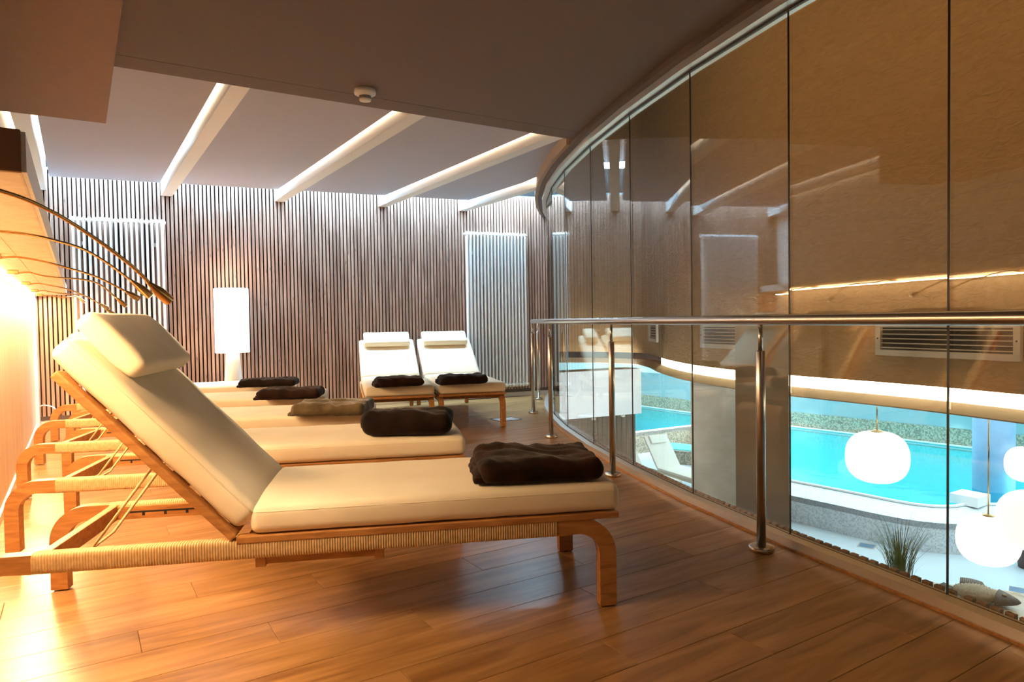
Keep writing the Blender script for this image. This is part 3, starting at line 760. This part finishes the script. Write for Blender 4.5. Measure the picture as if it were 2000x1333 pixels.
# vents in the apron wall
def vent(pa, pb, z0, z1, label, nl=5):
    a, b = Vector(pa), Vector(pb); d = (b-a); Lw = d.length; ang = math.atan2(d.y, d.x)
    root = tag(empty('wall_vent', (a.x, a.y, z0), ang), label, 'vent', 'wooden framed air vents in the curved plaster wall')
    h = z1-z0; fw_ = .075
    n1 = -1 if (d.x*(-a.y)-d.y*(-a.x)) < 0 else 1      # side facing the lounge
    def bx(x0, zz0, x1, zz1, d0, d1): y0, y1 = sorted((n1*d0, n1*d1)); return (x0, y0, zz0), (x1, y1, zz1)
    m_ = MB(); m_.bbox(*bx(0, 0, Lw, fw_, .0, .05), .004); m_.bbox(*bx(0, h-fw_, Lw, h, .0, .05), .004); m_.bbox(*bx(0, fw_, fw_, h-fw_, .0, .05), .004); m_.bbox(*bx(Lw-fw_, fw_, Lw, h-fw_, .0, .05), .004)
    m_.build('frame', M['frame_white'], root)
    MB().box(*bx(fw_, fw_, Lw-fw_, h-fw_, .0, .006)).build('duct', M['black'], root)
    for k in range(nl):
        z = fw_+(h-2*fw_)*(k+.5)/nl; MB().bbox(*bx(fw_, z-.006, Lw-fw_, z+.006, .008, .04), .002).build('louver', M['frame_white'], root)
    for x in (.035, Lw-.035):
        MB().cyl((0, 0), .01, 0, .004, 10, mtx=Matrix.Translation((x, n1*.05, h/2)) @ Matrix.Rotation(R(90)*(-n1), 4, 'X')).build('screw', M['black'], root)
    return root
vent((8.59, 3.29), (8.915, 5.06), .485, .925, 'large wood-framed air vent at the right, nearest to the camera')
vent((8.975, 6.75), (9.33, 8.45), .485, .925, 'middle wood-framed air vent, seen above the concrete pier')
vent((10.72, 10.95), (11.28, 11.78), .485, .925, 'smallest farthest wood-framed air vent, in the bend of the curved wall')
struct(MB().prism([(2, -6), (14, -6), (14, 18), (2, 18)], 7.0, 7.2).build('trim_5', M['plaster_smooth']))
# pool hall shell
LZ = -2.8; WZ = -2.2
struct(MB().prism([(1, -8), (22, -8), (22, 26), (1, 26)], LZ-1.6, LZ-1.5).build('trim_6', M['hall_white']))
def px(z, *q): return [tuple(atz(*p, z).xy) for p in q]
near = px(WZ, (1545, 940), (1650, 960), (1780, 985), (1850, 990), (1890, 985))
near = [tuple(p) for p in [Vector(v) for v in crom([Vector(v) for v in near], 4)]]
pool = near+[(13.3, 5.0), (13.7, 4.2), (13.5, 2.5), (13.0, -2), (17.9, -2), (17.93, 7.4), (17.4, 12.4), (17.3, 20.0), (12.6, 20.2)]+px(WZ, (1240, 845), (1350, 832), (1415, 850), (1485, 905))
def offset(poly, d):
    out = []; n = len(poly)
    for i in range(n):
        p0, p1, p2 = Vector(poly[i-1]), Vector(poly[i]), Vector(poly[(i+1) % n])
        a, b = (p1-p0).normalized(), (p2-p1).normalized(); t = (a+b).normalized(); out.append(tuple(p1+Vector((t.y, -t.x))*d))
    return out
def sarea(poly): return sum(poly[i-1][0]*poly[i][1]-poly[i][0]*poly[i-1][1] for i in range(len(poly)))/2
if sarea(pool) < 0: pool = pool[::-1]
pl_ = tag(empty('swimming_pool', (15, 7, LZ)), 'turquoise indoor swimming pool with raised mosaic rim seen through the glass', 'pool')
def relp(o): o.location = (-15, -7, -LZ); return o
relp(MB().prism(pool, WZ-.02, WZ-.018).build('water', M['water'], pl_))
def ring(pin, pout, z0, z1, name, m_):
    n = len(pin); vs = [(*p, z0) for p in pin]+[(*p, z1) for p in pin]+[(*p, z0) for p in pout]+[(*p, z1) for p in pout]; fs = []
    for i in range(n):
        j = (i+1) % n
        fs += [(i, j, n+j, n+i), (2*n+i, 3*n+i, 3*n+j, 2*n+j), (n+i, n+j, 3*n+j, 3*n+i), (i, 2*n+i, 2*n+j, j)]
    return relp(MB().add(vs, fs).build(name, m_, pl_))
o1 = offset(pool, .03)
front = [p[1] < 9.6 and p[0] < 13.9 for p in pool]
wl_ = [.62 if f else .10 for f in front]
oa, ob = offset(pool, .62), offset(pool, .10)
o2 = [a if f else b for a, b, f in zip(oa, ob, front)]
ring(pool, o1, LZ-.6, WZ, 'basin_wall', M['basin'])
def segs(sel, name, m_, top):
    vs, fs = [], []
    for i in range(len(pool)):
        j = (i+1) % len(pool)
        if (front[i] and front[j]) != sel: continue
        o = len(vs); zi, zj = (-2.31 if front[i] else WZ), (-2.31 if front[j] else WZ)
        if top:
            vs += [(*pool[i], WZ), (*pool[j], WZ), (*o2[j], zj), (*o2[i], zi), (*pool[i], WZ-.1), (*pool[j], WZ-.1), (*o2[j], zj-.1), (*o2[i], zi-.1)]
        else:
            vs += [(*o2[i], zi-.002), (*o2[j], zj-.002), (*o2[j], LZ-.02), (*o2[i], LZ-.02)]+[(*o1[i], zi-.002), (*o1[j], zj-.002), (*o1[j], LZ-.02), (*o1[i], LZ-.02)]
        fs += [(o, o+1, o+2, o+3), (o+4, o+7, o+6, o+5), (o, o+4, o+5, o+1), (o+2, o+6, o+7, o+3)]
    relp(MB().add(vs, fs).build(name, m_, pl_))
segs(True, 'mosaic_rim', M['mosaic_white'], False); segs(False, 'mosaic_wall', M['mosaic_green'], False)
segs(True, 'rim_top', M['mosaic_pale'], True); segs(False, 'wall_top', M['mosaic_pale'], True)
ring(pool, offset(pool, .06), WZ, WZ+.03, 'white_lip', M['hall_white'])
relp(MB().prism(pool, LZ-.62, LZ-.6).build('basin_floor', M['basin'], pl_))
# deck around the pool: big slab with the pool cut out
deck = o1
def deck_mesh():
    bm = bmesh.new(); ov = [bm.verts.new((x, y, LZ)) for x, y in ((1, -8), (22, -8), (22, 26), (1, 26))]; iv = [bm.verts.new((*p, LZ)) for p in deck]
    es = [bm.edges.new((ov[i], ov[(i+1) % 4])) for i in range(4)]+[bm.edges.new((iv[i], iv[(i+1) % len(iv)])) for i in range(len(iv))]
    bmesh.ops.triangle_fill(bm, use_beauty=True, edges=es)
    me = bpy.data.meshes.new('pool_deck'); bm.to_mesh(me); bm.free(); me.materials.append(M['tile']); o = bpy.data.objects.new('trim_7', me); COL.objects.link(o); return struct(o)
deck_mesh()
# back wall of the pool with mosaic band, blue band, white above
bw = [(18.1, -8), (18.1, 6), (17.98, 7.6), (17.5, 12.5), (17.4, 16.0), (17.3, 22)]
w1 = struct(MB().sweep([(0, LZ), (0, -1.78), (-.3, -1.78), (-.3, LZ)], bw).build('wall_pool', M['mosaic_green']))
MB().sweep([(-.02, -1.78), (-.02, -.95), (-.3, -.95), (-.3, -1.78)], bw).build('blue_band', M['hall_blue'], w1)
MB().sweep([(-.01, -.95), (-.01, .1), (-.3, .1), (-.3, -.95)], bw).build('white_band', M['hall_white'], w1)
MB().sweep([(.0, LZ), (.0, .1), (-.3, .1), (-.3, LZ)], [(17.6, 19.0), (8, 20.2)]).build('end_wall', M['hall_white'], w1)
# pool hall ceiling beyond the apron
appts = [(p.x, p.y) for p in ap if p.y < 15.4]
hc = [(p[0]+.12, p[1]) for p in appts]+[(12.5, 21), (18.3, 21), (18.3, -8), (8, -8)]
struct(MB().prism(hc, -.16, -.06).build('trim_8', M['hall_white']))
# white bulkhead and dark planked wall under it, left of the pool
A_, B_ = atd(1240, 805, 15), atd(1060, 820, 14.1)
dd = Vector((B_.x-A_.x, B_.y-A_.y)).normalized()
Bx = Vector((A_.x, A_.y))+dd*6.0; nn = Vector((dd.y, -dd.x))
if nn.y < 0: nn = -nn
ww = struct(MB().prism([A_.xy, Bx, Bx+nn*.3, A_.xy+nn*.3], LZ, -1.03).build('wall_spa', M['rail_dark']))
MB().prism([A_.xy-nn*.25-dd*.0, Bx-nn*.25, Bx+nn*.3, A_.xy+nn*.3], -1.03, -.06).build('bulkhead', M['hall_white'], ww)
pb = None; k = 0.0
while k < 3.0:
    c = Vector((A_.x, A_.y))+dd*(k+.06)-nn*.008
    if pb is None:
        pb = MB().bbox((-.057, -.01, LZ), (.057, .01, -1.04), .003).build('plank', M['wood_wall'], ww); o = pb; 
    else: o = inst(pb)
    o.location = (c.x, c.y, 0); o.rotation_euler = (0, 0, math.atan2(dd.y, dd.x)); k += .12
for q, dist in (((1152, 815), 14.3), ((1209, 808), 14.7)):
    p = atd(*q, dist); sl = bpy.data.lights.new('wall_spot', 'SPOT'); sl.energy = 90; sl.color = (1, .78, .5); sl.spot_size = R(46); sl.spot_blend = .4; sl.shadow_soft_size = .03
    so = bpy.data.objects.new('wall_spot', sl); so.location = (p.x-nn.x*.15, p.y-nn.y*.15, -1.10); so.rotation_euler = (R(-12), 0, 0); COL.objects.link(so)
    dl = tag(empty('downlight', (p.x-nn.x*.15, p.y-nn.y*.15, -1.06)), 'small round downlight above the dark planked wall, '+('left one near the handrail post' if q[0] < 1180 else 'right one behind the handrail post'), 'downlight', 'downlights over the planked wall')
    MB().lathe([(.045, .03), (.045, -.01), (.036, -.012)], n=20).build('ring', M['alu'], dl); MB().lathe([(.034, -.008), (.02, -.010)], n=16).build('lens', M['lens'], dl)

# concrete column and nearer pier
c0, c1 = atd(1350, 900, 13.2), atd(1500, 900, 12.6); d_ = (c1.xy-c0.xy).normalized(); n_ = Vector((-d_.y, d_.x)); 
if n_.y < 0: n_ = -n_
struct(MB().prism([c0.xy, c0.xy+d_*1.5, c0.xy+d_*1.5+n_*.5, c0.xy+n_*.5], LZ, -.17).build('trim_9', M['concrete']))
c0, c1 = atd(1437, 900, 6.5), atd(1541, 900, 6.5); d_ = (c1.xy-c0.xy); n_ = Vector((-d_.y, d_.x)).normalized()
c2 = c0+ray(1437, 900)*.4; c3 = c1+ray(1541, 900)*.35
pier = struct(MB().prism([c0.xy, c1.xy, c3.xy, c2.xy], LZ, .93).build('trim_10', M['concrete']))
pp = atd(1940, 1000, 12.6)
col = tag(MB().lathe([(.33, LZ), (.33, -.17)], (0, 0), 40).build('round_pillar', M['pillar_blue'], None, (pp.x, pp.y, 0)), 'round blue pillar at the pool edge behind the hanging globe lamps', 'pillar')
wb = atz(1885, 980, -2.17)
tag(MB().bbox((-.22, -.22, 0), (.22, .22, .17), .01).build('rim_block', M['hall_white'], None, (wb.x+.05, wb.y-.05, WZ+.0)), 'small white block on the pool rim left of the round pillar', 'block')

# pendants
def pendant(q, dist, dia, label):
    p = atd(*q, dist); root = tag(empty('globe_pendant', (p.x, p.y, p.z)), label, 'pendant lamp', 'white globe pendants over the pool deck')
    r = dia/2; prof = []
    for k in range(17):
        a = math.pi*k/16-math.pi/2
        cr = abs(math.cos(a))**.72; sz = math.copysign(abs(math.sin(a))**.86, math.sin(a)); prof.append((max(.002, r*cr), r*.88*sz))
    MB().lathe(prof, n=40).build('globe', M['pend'], root)
    MB().lathe([(.10*r*2, r*.84), (.10*r*2, r*.90), (.02, r*.95)], n=20).build('cap', M['brass'], root)
    top = -.16-p.z
    MB().tube([(0, 0, r*.9), (0, 0, top)], .010, 8).build('cord', M['brass'], root)
pendant((1713, 893), 10.5, .89, 'white globe pendant hanging alone in front of the turquoise pool')
pendant((1930, 1055), 9.0, .73, 'white globe pendant in front of the base of the blue pillar')
pendant((2022, 1018), 7.8, .76, 'white globe pendant cut by the right frame edge, overlapping its neighbour')
pendant((2008, 908), 12.0, .70, 'smaller upper white globe pendant at the right frame edge')

# grass clumps in planters
def clump(q, z, dist_seed, h, n, label):
    p = atz(*q, z); random.seed(dist_seed)
    root = tag(empty('grass_plant', (p.x, p.y, LZ)), label, 'plant', 'potted ornamental grasses')
    MB().lathe([(.16, 0), (.20, .30), (.21, .40), (.19, .40), (.18, .36)], n=24).build('pot', M['rail_dark'], root)
    m_ = MB()
    for k in range(n):
        a = random.uniform(0, 6.28); r = random.uniform(0, .15); le = random.uniform(.1, .42); hh = h*random.uniform(.55, 1.0)
        b0 = Vector((r*math.cos(a), r*math.sin(a), .36)); dr = Vector((math.cos(a+random.uniform(-.6, .6)), math.sin(a), 0)); wd = .006
        sd_ = Vector((-dr.y, dr.x, 0)); vs = []
        for i in range(6):
            t = i/5; c = b0+dr*le*t*t+Vector((0, 0, hh*(t-.18*t*t))); w_ = wd*(1-t*.85)
            vs += [c-sd_*w_, c+sd_*w_]
        m_.add(vs, [(2*i, 2*i+1, 2*i+3, 2*i+2) for i in range(5)])
    g = m_.build('blades', M['grass'], root); g['kind'] = 'stuff'
clump((1756, 1195), LZ, 3, 1.05, 170, 'spiky green grass plant standing right outside the glass, below the lone globe pendant')
clump((2014, 1110), LZ, 5, 1.0, 70, 'thin grass plant at the right frame edge')

# mosaic bench with fish cushion
arc = px(-2.35, (1790, 1130), (1835, 1140), (1900, 1146), (2000, 1160), (2100, 1180))
arcp = crom([Vector(v) for v in arc], 5); inner = [p+(CP.xy-p).normalized()*1.3 for p in arcp]
tag(MB().prism([tuple(p) for p in arcp]+[tuple(p) for p in inner[::-1]], LZ, -2.35).build('mosaic_bench', M['mosaic_tan']), 'curved beige mosaic bench below the glass at the right', 'bench')
fc = atz(1922, 1176, -2.35)
fish = tag(empty('fish_cushion', (fc.x, fc.y, -2.35)), 'grey and beige knitted fish-shaped cushion lying on the mosaic bench', 'cushion')
# local axes: x towards head (image right-down), y up the image
hx = (atz(1977, 1170, -2.35)-atz(1890, 1150, -2.35)).xy.normalized(); fish.rotation_euler = (0, 0, math.atan2(hx.y, hx.x))
fb_ = MB(); vs, fs = [], []
nu, nv = 26, 18
for i in range(nu+1):
    t = i/nu; x = -.30+t*.44; wdt = .21*math.sin(math.pi*(.10+.78*t))**.8; 
    for k in range(nv):
        a = 2*math.pi*k/nv; b_ = .012*(1 if (i+k) % 2 else -.4)
        vs.append((x, (wdt+b_)*math.cos(a), .085+(.078*math.sin(math.pi*(.12+.7*t))+b_)*math.sin(a)))
for i in range(nu):
    for k in range(nv): fs.append((i*nv+k, i*nv+(k+1) % nv, (i+1)*nv+(k+1) % nv, (i+1)*nv+k))
fs.append(list(range(nv))[::-1]); fs.append([nu*nv+k for k in range(nv)])
fb_.add(vs, fs, True).build('body', M['knit'], fish)
hd = MB(); vs, fs = [], []
for i in range(9):
    t = i/8; x = .13+t*.22; wdt = .165*(1-t)**.85+.012
    for k in range(16):
        a = 2*math.pi*k/16; vs.append((x, wdt*math.cos(a), .085+(.075*(1-t)**.6+.01)*math.sin(a)))
for i in range(8):
    for k in range(16): fs.append((i*16+k, i*16+(k+1) % 16, (i+1)*16+(k+1) % 16, (i+1)*16+k))
fs += [list(range(16))[::-1], [128+k for k in range(16)]]
hd.add(vs, fs, True); ho = hd.build('head', M['knit_grey'], fish)
MB().add(*sphere((.21, -.06, .155), (.024, .024, .012)), True).build('eye', M['knit'], ho)
fin = MB()
for k in range(12):
    a = k/11; x = -.26+a*.26; fin.tube([(x, .12, .10), (x-.03-.05*a, .27+.03*math.sin(a*3.1), .13)], .013, 6)
fin.build('fin', M['knit_grey'], fish)
tl = MB()
for k in range(7): an = R(150+k*10); tl.tube([(-.28, 0, .07), (-.30+.16*math.cos(an), .22*math.sin(an), .07)], .014, 6)
tl.build('tail', M['knit_grey'], fish)

# floor drains
def drain(q, label):
    p = atz(*q, LZ); root = tag(empty('floor_drain', (p.x, p.y, LZ), R(20)), label, 'drain', 'floor drains of the pool deck')
    m_ = MB(); m_.box((-.13, -.13, .001), (.13, -.11, .006)); m_.box((-.13, .11, .001), (.13, .13, .006)); m_.box((-.13, -.11, .001), (-.11, .11, .006)); m_.box((.11, -.11, .001), (.13, .11, .006)); m_.build('frame', M['alu'], root)
    b_ = MB()
    for k in range(7): b_.box((-.10+k*.031, -.11, .001), (-.088+k*.031, .11, .005))
    b_.build('grate', M['pillar_blue'], root)
drain((1693, 1067), 'small square floor drain on the pale pool deck, left of the grass')
drain((1990, 1154), 'small square floor drain on the pale pool deck near the right frame edge')

# whirlpool step and the white pool loungers
q0, q1 = atz(1288, 878, -2.45), atz(1420, 890, -2.45); back = [p+(p-CP.xy).normalized()*1.0 for p in (q1.xy, q0.xy)]
wpl = tag(MB().prism([q0.xy, q1.xy, back[0], back[1]], LZ, -2.45).build('whirlpool_step', M['mosaic_green']), 'low mosaic whirlpool step in front of the pool wall, behind the white loungers', 'whirlpool')
MB().prism([Vector(q0.xy)+(back[1]-q0.xy)*.12, Vector(q1.xy)+(back[0]-q1.xy)*.12, back[0], back[1]], -2.449, -2.43).build('water', M['basin'], wpl)
def poollounger():
    r = empty('pool_lounger')
    MB().bbox((0, -.33, .30), (1.35, .33, .36), .02).build('seat', M['sling'], r)
    T = Matrix.Translation((0, 0, .33)) @ Matrix.Rotation(R(52), 4, 'Y')
    MB().bbox((-.85, -.33, -.02), (0, .33, .03), .02, T).build('backrest', M['sling'], r)
    MB().bbox((-.84, -.22, .03), (-.62, .22, .07), .02, T).build('head_cushion', M['sling'], r)
    for x in (.08, 1.22):
        for y in (-.29, .25): MB().bbox((x, y, 0), (x+.05, y+.04, .30), .006).build('leg', M['sling'], r)
    MB().bbox((-.3, -.33, .24), (1.35, -.30, .30), .005).build('side_rail', M['frame_white'], r); MB().bbox((-.3, .30, .24), (1.35, .33, .30), .005).build('side_rail', M['frame_white'], r)
    return r
pq = atz(1306, 912, -2.45); pf = atz(1400, 940, -2.45); hd_ = (pf.xy-pq.xy).normalized(); th = math.atan2(hd_.y, hd_.x); sidev = Vector((-hd_.y, hd_.x))
if sidev.dot(pq.xy) > 0: sidev = -sidev
P1 = poollounger()
for i, lab in enumerate(('white pool lounger farthest back, its raised back against the mosaic wall', 'middle white pool lounger beside the planked wall', 'lowest and nearest white pool lounger, cut by the floor track')):
    o = P1 if i == 0 else copy_tree(P1)
    c = pq.xy+sidev*.95*i-hd_*.12*i; o.location = (c.x, c.y, LZ); o.rotation_euler = (0, 0, th); tag(o, lab, 'sun lounger', 'white loungers on the pool deck')
